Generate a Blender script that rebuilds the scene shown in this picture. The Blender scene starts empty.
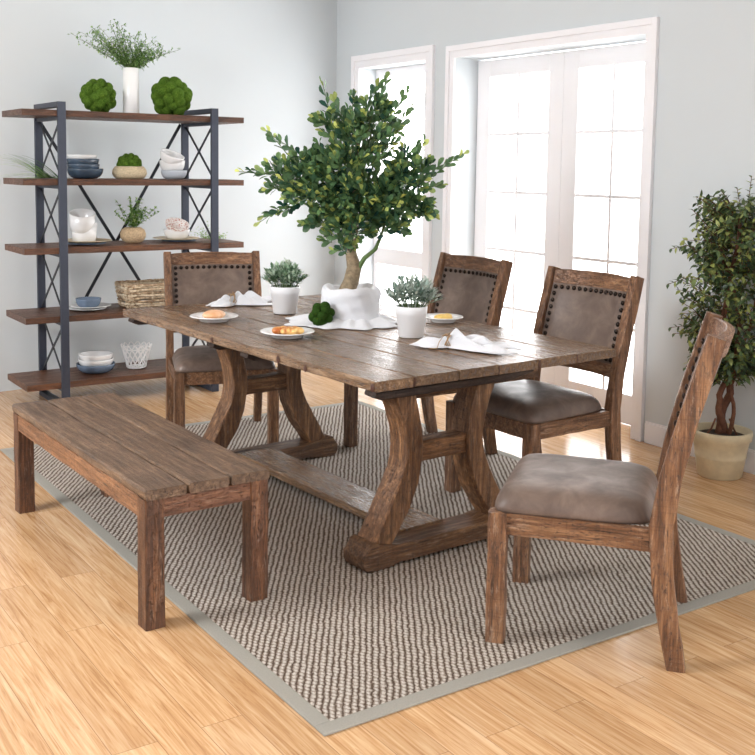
import bpy, math, random
from mathutils import Vector, Matrix
PI = math.pi
S = bpy.context.scene
COL = S.collection
rnd = random.Random(7)

# ------------------------------------------------------------------ helpers
def smooth01(t):
    t = max(0.0, min(1.0, t)); return t*t*(3-2*t)

def interp(xs, ys, x):
    if x <= xs[0]: return ys[0]
    for i in range(len(xs)-1):
        if x <= xs[i+1]:
            t = (x-xs[i])/(xs[i+1]-xs[i]); return ys[i]+(ys[i+1]-ys[i])*t
    return ys[-1]

class MB:
    """collects shapes and links them as one mesh object"""
    def __init__(s): s.v = []; s.f = []; s.t = []; s.sm = []
    def add(s, vs, fs, tone=0.0, smooth=False):
        o = len(s.v); s.v += [Vector(v) for v in vs]
        for f in fs:
            s.f.append([i+o for i in f]); s.t.append(tone); s.sm.append(smooth)
    def box(s, a, b, tone=0.0, m=None):
        x0, y0, z0 = a; x1, y1, z1 = b
        vs = [Vector(p) for p in ((x0,y0,z0),(x1,y0,z0),(x1,y1,z0),(x0,y1,z0),(x0,y0,z1),(x1,y0,z1),(x1,y1,z1),(x0,y1,z1))]
        if m: vs = [m @ v for v in vs]
        s.add(vs, [(0,3,2,1),(4,5,6,7),(0,1,5,4),(1,2,6,5),(2,3,7,6),(3,0,4,7)], tone)
    def sweep(s, path, side, ws, hs, ch=0.004, jit=0.0, tone=0.0):
        """rectangular chamfered section along a path; side = width direction"""
        n = len(path); path = [Vector(p) for p in path]; side = Vector(side).normalized()
        if not isinstance(ws, (list, tuple)): ws = [ws]*n
        if not isinstance(hs, (list, tuple)): hs = [hs]*n
        vs = []
        for i in range(n):
            t = (path[min(i+1, n-1)]-path[max(i-1, 0)]).normalized()
            sd = (side - t*side.dot(t)).normalized(); up = t.cross(sd)
            a, b = ws[i]/2, hs[i]/2
            ring = [(a-ch,-b),(a,-b+ch),(a,b-ch),(a-ch,b),(-a+ch,b),(-a,b-ch),(-a,-b+ch),(-a+ch,-b)]
            for k, (p, q) in enumerate(ring):
                jp = rnd.gauss(0, jit) if jit else 0; jq = rnd.gauss(0, jit) if jit else 0
                vs.append(path[i]+sd*(p+jp)+up*(q+jq))
        fs = []
        for i in range(n-1):
            for k in range(8):
                k2 = (k+1) % 8
                fs.append((i*8+k, i*8+k2, (i+1)*8+k2, (i+1)*8+k))
        fs.append(tuple(range(7, -1, -1))); fs.append(tuple((n-1)*8+k for k in range(8)))
        s.add(vs, fs, tone)
    def beam(s, p0, p1, side, w, h, ch=0.004, jit=0.0008, tone=0.0, step=0.06):
        p0, p1 = Vector(p0), Vector(p1); n = max(2, int((p1-p0).length/step)+1)
        s.sweep([p0.lerp(p1, i/(n-1)) for i in range(n)], side, w, h, ch, jit, tone)
    def prism(s, outline, y0, y1, tone=0.0):
        """outline of (x, z) points, counter-clockwise seen from -y"""
        n = len(outline)
        vs = [(x, y0, z) for x, z in outline]+[(x, y1, z) for x, z in outline]
        fs = [tuple(range(n)), tuple(range(2*n-1, n-1, -1))]+[(i, n+i, n+(i+1) % n, (i+1) % n) for i in range(n)]
        s.add(vs, fs, tone)
    def tube(s, path, r, seg=8, tone=0.0, closed=False, cap=True):
        n = len(path); path = [Vector(p) for p in path]
        rs = r if isinstance(r, (list, tuple)) else [r]*n
        t0 = ((path[1]-path[0]) if not closed else (path[1]-path[-1])).normalized()
        nrm = t0.orthogonal().normalized(); vs = []
        for i in range(n):
            if closed: t = (path[(i+1) % n]-path[i-1]).normalized()
            else: t = (path[min(i+1, n-1)]-path[max(i-1, 0)]).normalized()
            nrm = (nrm - t*nrm.dot(t))
            nrm = nrm.normalized() if nrm.length > 1e-6 else t.orthogonal().normalized()
            bn = t.cross(nrm)
            for k in range(seg):
                a = 2*PI*k/seg; vs.append(path[i]+(nrm*math.cos(a)+bn*math.sin(a))*rs[i])
        fs = []
        for i in range(n if closed else n-1):
            j = (i+1) % n
            for k in range(seg):
                k2 = (k+1) % seg; fs.append((i*seg+k, i*seg+k2, j*seg+k2, j*seg+k))
        if cap and not closed:
            fs.append(tuple(range(seg-1, -1, -1))); fs.append(tuple((n-1)*seg+k for k in range(seg)))
        s.add(vs, fs, tone, True)
    def lathe(s, prof, seg=40, c=(0,0,0), m=None, fn=None, tone=0.0, smooth=True):
        """prof: list of (r, z); r = 0 ends are closed by a fan"""
        c = Vector(c); vs = []; fs = []; rings = []
        for (r, z) in prof:
            if r <= 1e-6:
                rings.append([len(vs)]); vs.append(Vector((0, 0, z)))
            else:
                ring = []
                for k in range(seg):
                    a = 2*PI*k/seg; rr = fn(r, z, a) if fn else r
                    ring.append(len(vs)); vs.append(Vector((rr*math.cos(a), rr*math.sin(a), z)))
                rings.append(ring)
        for A, B in zip(rings, rings[1:]):
            for k in range(seg):
                k2 = (k+1) % seg
                if len(A) == 1 and len(B) == 1: continue
                if len(A) == 1: fs.append((A[0], B[k2], B[k]))
                elif len(B) == 1: fs.append((A[k], A[k2], B[0]))
                else: fs.append((A[k], A[k2], B[k2], B[k]))
        vs = [(m @ v if m else v)+c for v in vs]
        s.add(vs, fs, tone, smooth)
    def ball(s, c, r, seg=12, rings=8, sc=(1,1,1), tone=0.0, m=None):
        prof = [(0 if i in (0, rings) else math.sin(PI*i/rings), -math.cos(PI*i/rings)) for i in range(rings+1)]
        M = Matrix.Diagonal((r*sc[0], r*sc[1], r*sc[2])).to_3x3()
        if m: M = m @ M
        s.lathe(prof, seg, c, M, tone=tone)
    def grid(s, fn, nu, nv, tone=0.0, smooth=True):
        vs = [fn(i/nu, j/nv) for j in range(nv+1) for i in range(nu+1)]
        fs = [(j*(nu+1)+i, j*(nu+1)+i+1, (j+1)*(nu+1)+i+1, (j+1)*(nu+1)+i) for j in range(nv) for i in range(nu)]
        s.add(vs, fs, tone, smooth)
    def leaf(s, p, d, up, L, W, tone, curl=0.15, shape=0):
        d = d.normalized(); sd = d.cross(up)
        sd = sd.normalized() if sd.length > 1e-4 else d.orthogonal().normalized()
        nn = sd.cross(d)
        if shape == 0: st = ((0, .08), (.3, .55), (.65, 1.0), (.88, .75), (1, .12))     # obovate
        elif shape == 1: st = ((0, .1), (.25, .85), (.55, .9), (.82, .45), (1, .03))    # ovate pointed
        else: st = ((0, .5), (.35, 1), (.7, .8), (1, .05))                               # strap
        vs = []
        for (t, w) in st:
            c = p+d*(L*t)+nn*(L*(-curl*t*t)); e = W*w/2
            vs += [c-sd*e+nn*(e*.35), c, c+sd*e+nn*(e*.35)]
        fs = []
        for i in range(len(st)-1):
            a = i*3; fs += [(a, a+1, a+4, a+3), (a+1, a+2, a+5, a+4)]
        s.add(vs, fs, tone, True)
    def build(s, name, mat, parent=None, bevel=0.0, solid=0.0, sub=0, loc=None, rot=None):
        me = bpy.data.meshes.new(name); me.from_pydata([tuple(v) for v in s.v], [], s.f); me.update()
        at = me.attributes.new('tone', 'FLOAT', 'FACE'); at.data.foreach_set('value', s.t)
        me.polygons.foreach_set('use_smooth', s.sm)
        me.materials.append(mat)
        o = bpy.data.objects.new(name, me); COL.objects.link(o)
        if parent: o.parent = parent
        if loc: o.location = loc
        if rot: o.rotation_euler = rot
        if solid:
            m = o.modifiers.new('thickness', 'SOLIDIFY'); m.thickness = solid; m.offset = 0
        if sub:
            m = o.modifiers.new('subdivision', 'SUBSURF'); m.levels = sub; m.render_levels = sub
        if bevel:
            m = o.modifiers.new('bevel', 'BEVEL'); m.width = bevel; m.segments = 2; m.limit_method = 'ANGLE'
        return o

def tag(o, label=None, cat=None, group=None, kind=None):
    if label: o['label'] = label
    if cat: o['category'] = cat
    if group: o['group'] = group
    if kind: o['kind'] = kind
    return o

def thing(name, label, cat, loc=(0,0,0), rz=0.0, group=None):
    o = bpy.data.objects.new(name, None); COL.objects.link(o); o.empty_display_size = .1
    o.location = loc; o.rotation_euler = (0, 0, rz)
    return tag(o, label, cat, group)

def copy_tree(o, parent=None):
    c = o.copy(); COL.objects.link(c)
    if parent: c.parent = parent
    for ch in list(o.children): copy_tree(ch, c)
    return c

# ------------------------------------------------------------------ materials
def srgb(r, g, b):
    f = lambda c: (c/255/12.92) if c/255 <= .04045 else ((c/255+.055)/1.055)**2.4
    return (f(r), f(g), f(b), 1)

class NT:
    def __init__(s, name):
        s.m = bpy.data.materials.new(name); s.m.use_nodes = True
        s.n = s.m.node_tree.nodes; s.l = s.m.node_tree.links
        s.b = s.n['Principled BSDF']
    def new(s, t, **k):
        n = s.n.new(t)
        for a, v in k.items(): setattr(n, a, v)
        return n
    def link(s, a, b): s.l.new(a, b)
    def val(s, sock, v):
        if hasattr(v, 'node'): s.link(v, sock)
        else: sock.default_value = v
    def math(s, op, a, b=0.0, clamp=False):
        n = s.new('ShaderNodeMath', operation=op, use_clamp=clamp); s.val(n.inputs[0], a); s.val(n.inputs[1], b)
        return n.outputs[0]
    def mix(s, fac, a, b, mode='MIX'):
        n = s.new('ShaderNodeMix', data_type='RGBA', blend_type=mode)
        s.val(n.inputs[0], fac); s.val(n.inputs[6], a); s.val(n.inputs[7], b)
        return n.outputs[2]
    def coord(s, scale=(1,1,1), tone=0.0, kind='Object'):
        tc = s.new('ShaderNodeTexCoord'); mp = s.new('ShaderNodeMapping'); mp.inputs['Scale'].default_value = scale
        v = tc.outputs[kind]
        if tone:
            at = s.new('ShaderNodeAttribute', attribute_name='tone')
            add = s.new('ShaderNodeVectorMath', operation='ADD'); s.link(v, add.inputs[0])
            cb = s.new('ShaderNodeCombineXYZ')
            t = s.math('MULTIPLY', at.outputs['Fac'], tone)
            for i in range(3): s.link(t, cb.inputs[i])
            s.link(cb.outputs[0], add.inputs[1]); v = add.outputs[0]
        s.link(v, mp.inputs['Vector']); return mp.outputs[0]
    def noise(s, vec, scale=5, detail=4, rough=.5, dist=0.0):
        n = s.new('ShaderNodeTexNoise'); s.link(vec, n.inputs['Vector'])
        n.inputs['Scale'].default_value = scale; n.inputs['Detail'].default_value = detail
        n.inputs['Roughness'].default_value = rough; n.inputs['Distortion'].default_value = dist
        return n.outputs['Fac']
    def ramp(s, fac, stops, interp='LINEAR'):
        n = s.new('ShaderNodeValToRGB'); s.link(fac, n.inputs[0]); e = n.color_ramp.elements
        n.color_ramp.interpolation = interp
        while len(e) < len(stops): e.new(.5)
        for k, (p, c) in enumerate(stops): e[k].position = p; e[k].color = c if len(c) == 4 else (*c, 1)
        return n.outputs[0]
    def rng(s, v, a, b, c=0.0, d=1.0):
        n = s.new('ShaderNodeMapRange'); s.link(v, n.inputs[0])
        for i, x in enumerate((a, b, c, d)): n.inputs[i+1].default_value = x
        return n.outputs[0]
    def bump(s, h, strength=.3, dist=.002):
        n = s.new('ShaderNodeBump'); n.inputs['Strength'].default_value = strength; n.inputs['Distance'].default_value = dist
        s.link(h, n.inputs['Height']); s.link(n.outputs[0], s.b.inputs['Normal'])
    def set(s, **k):
        names = dict(col='Base Color', rough='Roughness', metal='Metallic', spec='Specular IOR Level', coat='Coat Weight',
                     croug='Coat Roughness', trans='Transmission Weight', sheen='Sheen Weight', sss='Subsurface Weight')
        for a, v in k.items(): s.val(s.b.inputs[names[a]], v)
        return s.m

def wood(name, axis, dark, mid, light, rough=.5, worn=.35, tone=7.3, saw=True, contrast=1.0, spec=.5):
    t = NT(name)
    sc = [24, 24, 24]; sc['xyz'.index(axis)] = 1.7
    v = t.coord(tuple(sc), tone)
    g = t.noise(v, 2.0, 10, .74, .25)
    col = t.ramp(g, [(.5-.22*contrast, dark), (.5, mid), (.5+.2*contrast, light)])
    at = t.new('ShaderNodeAttribute', attribute_name='tone')
    big = t.noise(t.coord((1,1,1), tone), 3.2, 4, .55, .4)
    col = t.mix(t.rng(big, .38, .62, 0, .5), col, t.mix(1.0, col, (.52, .48, .46, 1), 'MULTIPLY'))
    tn = t.math('FRACT', t.math('MULTIPLY', at.outputs['Fac'], 3.71))
    col = t.mix(1.0, col, t.ramp(tn, [(0, (.80, .78, .77)), (1, (1.16, 1.13, 1.1))]), 'MULTIPLY')
    # scuffs where the stain is rubbed off, and dark saw marks and checks
    sc2 = [60, 60, 60]; sc2['xyz'.index(axis)] = 9
    sf = t.noise(t.coord(tuple(sc2), tone), 1.3, 6, .75, .3)
    col = t.mix(t.rng(sf, .56, .70, 0, worn), col, srgb(214, 192, 170))
    sc3 = [1.0*9]*3; sc3['xyz'.index(axis)] = 150
    sw = t.noise(t.coord(tuple(sc3), tone), 1.0, 2, .5)
    ck = t.noise(v, 6.0, 3, .5, .2)
    crack = t.rng(ck, .30, .37, 1, 0)
    col = t.mix(t.math('MULTIPLY', crack, .75), col, srgb(38, 24, 18))
    if saw: col = t.mix(t.rng(sw, .56, .74, 0, .45), col, t.mix(1.0, col, (.45, .42, .4, 1), 'MULTIPLY'))
    sp4 = [1.0]*3; sp4['xyz'.index(axis)] = .35
    pit = t.noise(t.coord(tuple(sp4), tone), 150, 4, .7)
    patch = t.rng(t.noise(t.coord((1,1,1), tone), 7, 3, .6), .42, .6, .25, 1.0)
    col = t.mix(t.math('MULTIPLY', t.rng(pit, .56, .64, 0, .8), patch), col, srgb(40, 26, 18))
    fine = t.noise(t.coord(tuple(c*2.6 for c in sc), tone), 3.0, 6, .75)
    col = t.mix(1.0, col, t.ramp(fine, [(.32, (.68,.67,.66)), (.68, (1.28,1.27,1.25))]), 'MULTIPLY')
    h = t.math('ADD', t.math('ADD', t.math('MULTIPLY', g, .6), t.math('MULTIPLY', t.rng(pit, .54, .66, 0, 1), -.8)), t.math('ADD', t.math('MULTIPLY', sw, .5 if saw else .1), t.math('MULTIPLY', crack, -1.0)))
    t.bump(h, .75, .004)
    t.set(col=col, rough=t.rng(g, .3, .7, rough+.12, rough-.1), spec=spec)
    return t.m

def plain(name, col, rough=.5, metal=0.0, nscale=0, namp=.08, bump=0.0, **k):
    t = NT(name); c = col
    if nscale:
        n = t.noise(t.coord(), nscale, 4, .6)
        c = t.mix(1.0, col, t.ramp(n, [(.3, (1-namp,)*3), (.7, (1+namp,)*3)]), 'MULTIPLY')
        if bump: t.bump(n, bump, .002)
    t.set(col=c, rough=rough, metal=metal, **k); return t.m

def leafmat(name, a, b, c, rough=.35, edge=None):
    t = NT(name); at = t.new('ShaderNodeAttribute', attribute_name='tone')
    col = t.ramp(at.outputs['Fac'], [(0, a), (.55, b), (1, c)])
    n = t.noise(t.coord(), 60, 3, .5)
    col = t.mix(1.0, col, t.ramp(n, [(.3, (.8,.8,.8)), (.7, (1.2,1.2,1.2))]), 'MULTIPLY')
    t.set(col=col, rough=rough, spec=.5)
    tr = t.new('ShaderNodeBsdfTranslucent'); t.link(col, tr.inputs[0])
    mx = t.new('ShaderNodeMixShader'); mx.inputs[0].default_value = .22
    out = t.n['Material Output']; t.link(t.b.outputs[0], mx.inputs[1]); t.link(tr.outputs[0], mx.inputs[2]); t.link(mx.outputs[0], out.inputs[0])
    return t.m

M = {}
TA, TB, TC = srgb(62, 42, 31), srgb(128, 92, 68), srgb(176, 136, 103)
for ax in 'xyz':
    M['table_'+ax] = wood('rustic pine grain '+ax, ax, srgb(44, 28, 18), srgb(112, 78, 50), srgb(176, 134, 94), .46, .26)
    M['chair_'+ax] = wood('chair wood grain '+ax, ax, srgb(48, 31, 21), srgb(122, 86, 60), srgb(180, 140, 104), .42, .48)
M['top_y'] = wood('table top planks', 'y', srgb(58, 42, 30), srgb(130, 102, 76), srgb(186, 158, 128), .24, .28, saw=True, spec=.75)
M['bench_top'] = wood('bench top planks', 'y', srgb(48, 36, 27), srgb(112, 88, 68), srgb(160, 132, 104), .46, .16, saw=True, contrast=1.2)
M['bench_y'] = wood('bench apron wood', 'y', srgb(90, 58, 36), srgb(158, 112, 76), srgb(196, 148, 108), .5, .2)
M['bench_z'] = wood('bench leg wood', 'z', srgb(42, 25, 15), srgb(100, 63, 38), srgb(152, 106, 70), .5, .26)
M['bench_x'] = wood('bench end wood', 'x', srgb(64, 38, 25), srgb(122, 80, 55), srgb(158, 112, 80), .5, .22)
M['shelf_wood'] = wood('walnut stained shelf', 'x', srgb(56, 36, 24), srgb(104, 68, 46), srgb(146, 100, 68), .42, .05, saw=False, contrast=1.3)
M['metal'] = plain('dark blue grey steel', srgb(62, 67, 80), .45, .35, 40, .06)
M['bar'] = plain('black steel bar', srgb(36, 40, 48), .45, .35)
M['stud'] = plain('aged bronze nailhead', srgb(48, 40, 36), .3, .85)
M['knot'] = plain('dark resin knot', srgb(74, 42, 28), .5, 0, 90, .5)
M['darkwood'] = wood('dark underside wood', 'x', srgb(34, 22, 17), srgb(58, 40, 30), srgb(84, 60, 44), .6, .05)
M['iron'] = plain('dark iron', srgb(32, 27, 25), .6, .2, 40, .15)
M['ceramic'] = plain('white glazed ceramic', srgb(240, 240, 240), .22, coat=.3)
M['pot'] = plain('white matte ceramic', srgb(242, 243, 245), .4)
M['bluebowl'] = plain('grey blue glazed ceramic', srgb(104, 122, 144), .25, 0, 30, .1, coat=.3)
M['darkbowl'] = plain('slate blue glazed ceramic', srgb(70, 86, 104), .25, 0, 30, .1, coat=.3)
M['palebowl'] = plain('pale grey ceramic', srgb(196, 203, 212), .3, coat=.2)
M['woodplate'] = plain('pale wooden plate', srgb(206, 188, 156), .5, 0, 30, .08)
M['linen'] = plain('white linen', srgb(222, 224, 229), .9, 0, 300, .05, .3, sheen=.2)
M['twine'] = plain('jute twine', srgb(160, 128, 90), .85, 0, 250, .25, .4)
M['bark'] = plain('olive bark', srgb(134, 118, 94), .8, 0, 55, .35, .9)
M['greenstem'] = plain('green stem', srgb(84, 108, 58), .6, 0, 60, .2)
M['brownstem'] = plain('red brown bark', srgb(104, 66, 46), .8, 0, 60, .3, .8)
M['soil'] = plain('dark potting soil', srgb(52, 40, 32), .95, 0, 80, .4, .8)
M['white_wire'] = plain('white painted wire', srgb(240, 240, 240), .4)
def mk_wicker():
    t = NT('weathered wicker'); at = t.new('ShaderNodeAttribute', attribute_name='tone'); n = t.noise(t.coord(), 45, 4, .6)
    f = t.math('FRACT', t.math('ADD', at.outputs['Fac'], t.math('MULTIPLY', n, .5)))
    t.bump(n, .5, .002)
    return t.set(col=t.ramp(t.math('ADD', t.math('MULTIPLY', n, .8), t.math('MULTIPLY', f, .35)), [(.3, srgb(112, 86, 62)), (.5, srgb(178, 154, 124)), (.72, srgb(222, 206, 180))]), rough=.7)
M['wicker'] = mk_wicker()
M['twineball'] = plain('wrapped pale twine', srgb(192, 166, 132), .85, 0, 90, .3, .8)
M['seagrass'] = plain('pale woven grass', srgb(206, 188, 156), .8, 0, 120, .25, .6)
M['trim'] = plain('white painted trim', srgb(244, 243, 246), .35)
M['claypot'] = plain('cream glazed clay', srgb(214, 200, 166), .5, 0, 14, .12, .15)
M['yolk'] = plain('yellow cake', srgb(232, 196, 110), .6, 0, 50, .15, .4)
M['hardware'] = plain('white enamel handle', srgb(225, 225, 228), .3)

def mk_leather():
    t = NT('taupe suede leather'); v = t.coord()
    n = t.noise(v, 9, 6, .62, .4); f = t.noise(v, 260, 4, .6)
    col = t.ramp(n, [(.25, srgb(80, 65, 57)), (.5, srgb(106, 89, 79)), (.78, srgb(136, 117, 105))])
    t.bump(t.math('ADD', f, t.math('MULTIPLY', n, .8)), .22, .002)
    return t.set(col=col, rough=t.rng(n, .3, .7, .5, .36), spec=.5, sheen=.08)
M['leather'] = mk_leather()

def mk_floor():
    t = NT('maple plank floor'); tc = t.new('ShaderNodeTexCoord'); sp = t.new('ShaderNodeSeparateXYZ'); t.link(tc.outputs['Object'], sp.inputs[0])
    cb = t.new('ShaderNodeCombineXYZ'); t.link(sp.outputs[1], cb.inputs[0]); t.link(sp.outputs[0], cb.inputs[1])
    br = t.new('ShaderNodeTexBrick'); t.link(cb.outputs[0], br.inputs['Vector'])
    br.offset = .37; br.inputs['Scale'].default_value = 1; br.inputs['Brick Width'].default_value = 1.25
    br.inputs['Row Height'].default_value = .127; br.inputs['Mortar Size'].default_value = .0011; br.inputs['Mortar Smooth'].default_value = .3
    br.inputs['Bias'].default_value = 0
    br.inputs['Color1'].default_value = (0,0,0,1); br.inputs['Color2'].default_value = (1,1,1,1); br.inputs['Mortar'].default_value = (.5,.5,.5,1)
    rr = t.new('ShaderNodeRGBToBW'); t.link(br.outputs['Color'], rr.inputs[0])
    mp = t.new('ShaderNodeMapping'); mp.inputs['Scale'].default_value = (34, 1.5, 1); t.link(tc.outputs['Object'], mp.inputs['Vector'])
    add = t.new('ShaderNodeVectorMath', operation='ADD'); t.link(mp.outputs[0], add.inputs[0])
    c2 = t.new('ShaderNodeCombineXYZ'); k = t.math('MULTIPLY', rr.outputs[0], 37.0); t.link(k, c2.inputs[0]); t.link(k, c2.inputs[1]); t.link(k, c2.inputs[2])
    t.link(c2.outputs[0], add.inputs[1])
    g = t.noise(add.outputs[0], 1.6, 6, .6, 1.4)
    g2 = t.noise(add.outputs[0], 4.2, 4, .55, .8)
    col = t.ramp(g, [(.28, srgb(166, 122, 80)), (.45, srgb(198, 157, 113)), (.62, srgb(213, 178, 138)), (.8, srgb(226, 197, 160))])
    col = t.mix(t.rng(g2, .60, .72, 0, .55), col, srgb(160, 110, 64))
    col = t.mix(1.0, col, t.ramp(rr.outputs[0], [(0, (.88,.86,.84)), (1, (1.06,1.06,1.07))]), 'MULTIPLY')
    col = t.mix(t.math('MULTIPLY', br.outputs['Fac'], .7), col, srgb(128, 88, 54))
    t.bump(t.math('MULTIPLY', br.outputs['Fac'], -1.0), .4, .001)
    return t.set(col=col, rough=t.rng(g, .3, .7, .21, .15), spec=.5)
M['floor'] = mk_floor()

def mk_rug():
    t = NT('boucle wool rug'); tc = t.new('ShaderNodeTexCoord'); sp = t.new('ShaderNodeSeparateXYZ'); t.link(tc.outputs['Object'], sp.inputs[0])
    wn = t.noise(tc.outputs['Object'], 9, 4, .6); wn2 = t.noise(tc.outputs['Object'], 60, 3, .6)
    w = t.math('ADD', t.math('MULTIPLY', t.math('SUBTRACT', wn, .5), .012), t.math('MULTIPLY', t.math('SUBTRACT', wn2, .5), .012))
    x = t.math('ADD', sp.outputs[0], w); y = t.math('SUBTRACT', sp.outputs[1], w)
    a = t.math('DIVIDE', t.math('SUBTRACT', t.math('MULTIPLY', x, .83), t.math('MULTIPLY', y, .556)), .0205)
    b = t.math('DIVIDE', t.math('ADD', t.math('MULTIPLY', x, .556), t.math('MULTIPLY', y, .83)), .020)
    ph = t.math('FRACT', t.math('MULTIPLY', t.math('SINE', t.math('MULTIPLY', t.math('FLOOR', a), 12.9)), 43.7))
    b = t.math('ADD', b, ph); b = t.math('ADD', b, t.math('MULTIPLY', t.math('FRACT', a), .5))
    sa = t.math('ABSOLUTE', t.math('SINE', t.math('MULTIPLY', a, PI)))
    sb = t.math('ABSOLUTE', t.math('SINE', t.math('MULTIPLY', b, PI)))
    h = t.math('MULTIPLY', t.math('POWER', sa, .8), t.math('ADD', .50, t.math('MULTIPLY', t.math('POWER', sb, .6), .50)))
    fib = t.noise(tc.outputs['Object'], 260, 3, .7)
    hh = t.math('ADD', h, t.math('MULTIPLY', t.math('SUBTRACT', fib, .5), 1.5))
    col = t.ramp(hh, [(.15, srgb(84, 68, 58)), (.42, srgb(132, 117, 104)), (.66, srgb(172, 161, 149)), (1.0, srgb(220, 213, 204))])
    t.bump(hh, .8, .006)
    return t.set(col=col, rough=.95, spec=.1)
M['rug'] = mk_rug()
M['binding'] = plain('grey green cotton binding', srgb(148, 145, 136), .9, 0, 220, .12, .5)

def mk_wall(name, c):
    t = NT(name); n = t.noise(t.coord(), 1.1, 3, .5)
    col = t.mix(1.0, c, t.ramp(n, [(.3, (.985,.985,.985)), (.7, (1.015,1.015,1.015))]), 'MULTIPLY')
    t.bump(t.noise(t.coord(), 180, 2, .5), .05, .001)
    return t.set(col=col, rough=.7, spec=.3)
M['wall'] = mk_wall('pale blue grey paint', srgb(208, 214, 217))
M['ceiling'] = mk_wall('white ceiling paint', srgb(238, 238, 238))

def mk_glass():
    t = NT('window glass'); t.n.remove(t.b)
    tr = t.new('ShaderNodeBsdfTransparent'); gl = t.new('ShaderNodeBsdfGlossy'); gl.inputs['Roughness'].default_value = .02
    mx = t.new('ShaderNodeMixShader'); mx.inputs[0].default_value = .05
    t.link(tr.outputs[0], mx.inputs[1]); t.link(gl.outputs[0], mx.inputs[2]); t.link(mx.outputs[0], t.n['Material Output'].inputs[0]); return t.m
M['glass'] = mk_glass()

def mk_moss(name='green moss'):
    t = NT(name); v = t.coord(); f = t.noise(v, 240, 4, .7); n = t.noise(v, 30, 3, .6)
    col = t.ramp(f, [(.3, srgb(36, 62, 18)), (.5, srgb(78, 112, 38)), (.72, srgb(138, 164, 74))])
    col = t.mix(1.0, col, t.ramp(n, [(.3, (.75,.8,.7)), (.7, (1.15,1.1,1.0))]), 'MULTIPLY')
    t.bump(f, 1.0, .008); return t.set(col=col, rough=.95, spec=.1)
M['moss'] = mk_moss()
def mk_bread(name, a, b):
    t = NT(name); n = t.noise(t.coord(), 22, 4, .6, .5)
    col = t.ramp(n, [(.38, a), (.62, b)]); t.bump(n, .3, .003)
    return t.set(col=col, rough=.4)
M['bun'] = mk_bread('peach bun crust', srgb(222, 166, 122), srgb(238, 196, 158))
M['pastry'] = mk_bread('glazed pastry crust', srgb(176, 92, 34), srgb(240, 200, 128))
def mk_speckle():
    t = NT('red speckled ceramic'); n = t.noise(t.coord(), 120, 2, .5)
    t.set(col=t.ramp(n, [(.54, srgb(238, 234, 230)), (.60, srgb(186, 120, 100))]), rough=.3); return t.m
M['speckle'] = mk_speckle()
M['leaf_bonsai'] = leafmat('glossy bonsai leaf', srgb(44, 80, 70), srgb(108, 142, 92), srgb(206, 214, 116), .22)
M['leaf_ficus'] = leafmat('ficus leaf', srgb(44, 60, 46), srgb(90, 112, 70), srgb(178, 186, 104), .4)
M['leaf_pot'] = leafmat('frosted herb leaf', srgb(52, 84, 58), srgb(116, 148, 118), srgb(196, 212, 190), .5)
M['leaf_pot2'] = leafmat('grey green herb leaf', srgb(56, 86, 72), srgb(128, 154, 142), srgb(206, 216, 208), .5)
M['leaf_fern'] = leafmat('fine asparagus fern', srgb(72, 116, 46), srgb(112, 156, 74), srgb(172, 200, 126), .6)
M['leaf_grass'] = leafmat('green grass blade', srgb(52, 100, 44), srgb(104, 156, 72), srgb(190, 214, 140), .5)

# ------------------------------------------------------------------ the room (metres; x right, y away, z up)
WTH = .26                       # thickness of the door wall
def struct(name, mb, mat, parent=None, **k):
    o = mb.build(name, mat, parent, **k)
    if not parent: tag(o, kind='structure')
    return o
m = MB(); m.box((-6.5, -7.6, -.06), (WTH, 1.3, 0)); struct('floor', m, M['floor'])
m = MB(); m.add([(-6.5,.60,0),(.3,1.128,0),(.3,1.33,0),(-6.5,.80,0),(-6.5,.60,2.95),(.3,1.128,2.95),(.3,1.33,2.95),(-6.5,.80,2.95)],
                [(0,3,2,1),(4,5,6,7),(0,1,5,4),(1,2,6,5),(2,3,7,6),(3,0,4,7)]); struct('wall_back', m, M['wall'])
DY0, DY1, DZ = -2.198, -.470, 2.312       # door opening
WY0, WY1, WZ0, WZ1 = -.134, .745, .14, 2.323    # window opening
m = MB()
m.box((0, -7.6, 0), (WTH, DY0, 2.95)); m.box((0, DY0, DZ), (WTH, DY1, 2.95)); m.box((0, DY1, 0), (WTH, WY0, 2.95))
m.box((0, WY0, WZ1), (WTH, WY1, 2.95)); m.box((0, WY0, 0), (WTH, WY1, WZ0)); m.box((0, WY1, 0), (WTH, 1.3, 2.95))
struct('wall_right', m, M['wall'])
m = MB(); m.box((-6.5, -7.6, 2.95), (WTH, 1.3, 3.0)); struct('ceiling', m, M['ceiling'])
# skirting boards
m = MB(); m.box((-.016, -7.6, 0), (0, -2.302, .115)); m.box((-.010, -7.6, .115), (0, -2.302, .125)); struct('baseboard_right', m, M['trim'], bevel=.002)
# casings
def casing(y0, y1, z0, z1, w, name, bottom=False):
    m = MB()
    for (a, b, x) in ((0, w*.55, .016), (w*.55, w, .026)):
        m.box((-x, y0-b, z0-(b if bottom else 0)), (0, y0-a, z1+b)); m.box((-x, y1+a, z0-(b if bottom else 0)), (0, y1+b, z1+b))
        m.box((-x, y0-a, z1+a), (0, y1+a, z1+b))
        if bottom: m.box((-x, y0-a, z0-b), (0, y1+a, z0-a))
    return struct(name, m, M['trim'], bevel=.002)
casing(DY0, DY1, 0, DZ, .085, 'trim_1'); casing(WY0, WY1, WZ0, WZ1, .10, 'trim_2', True)
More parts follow.
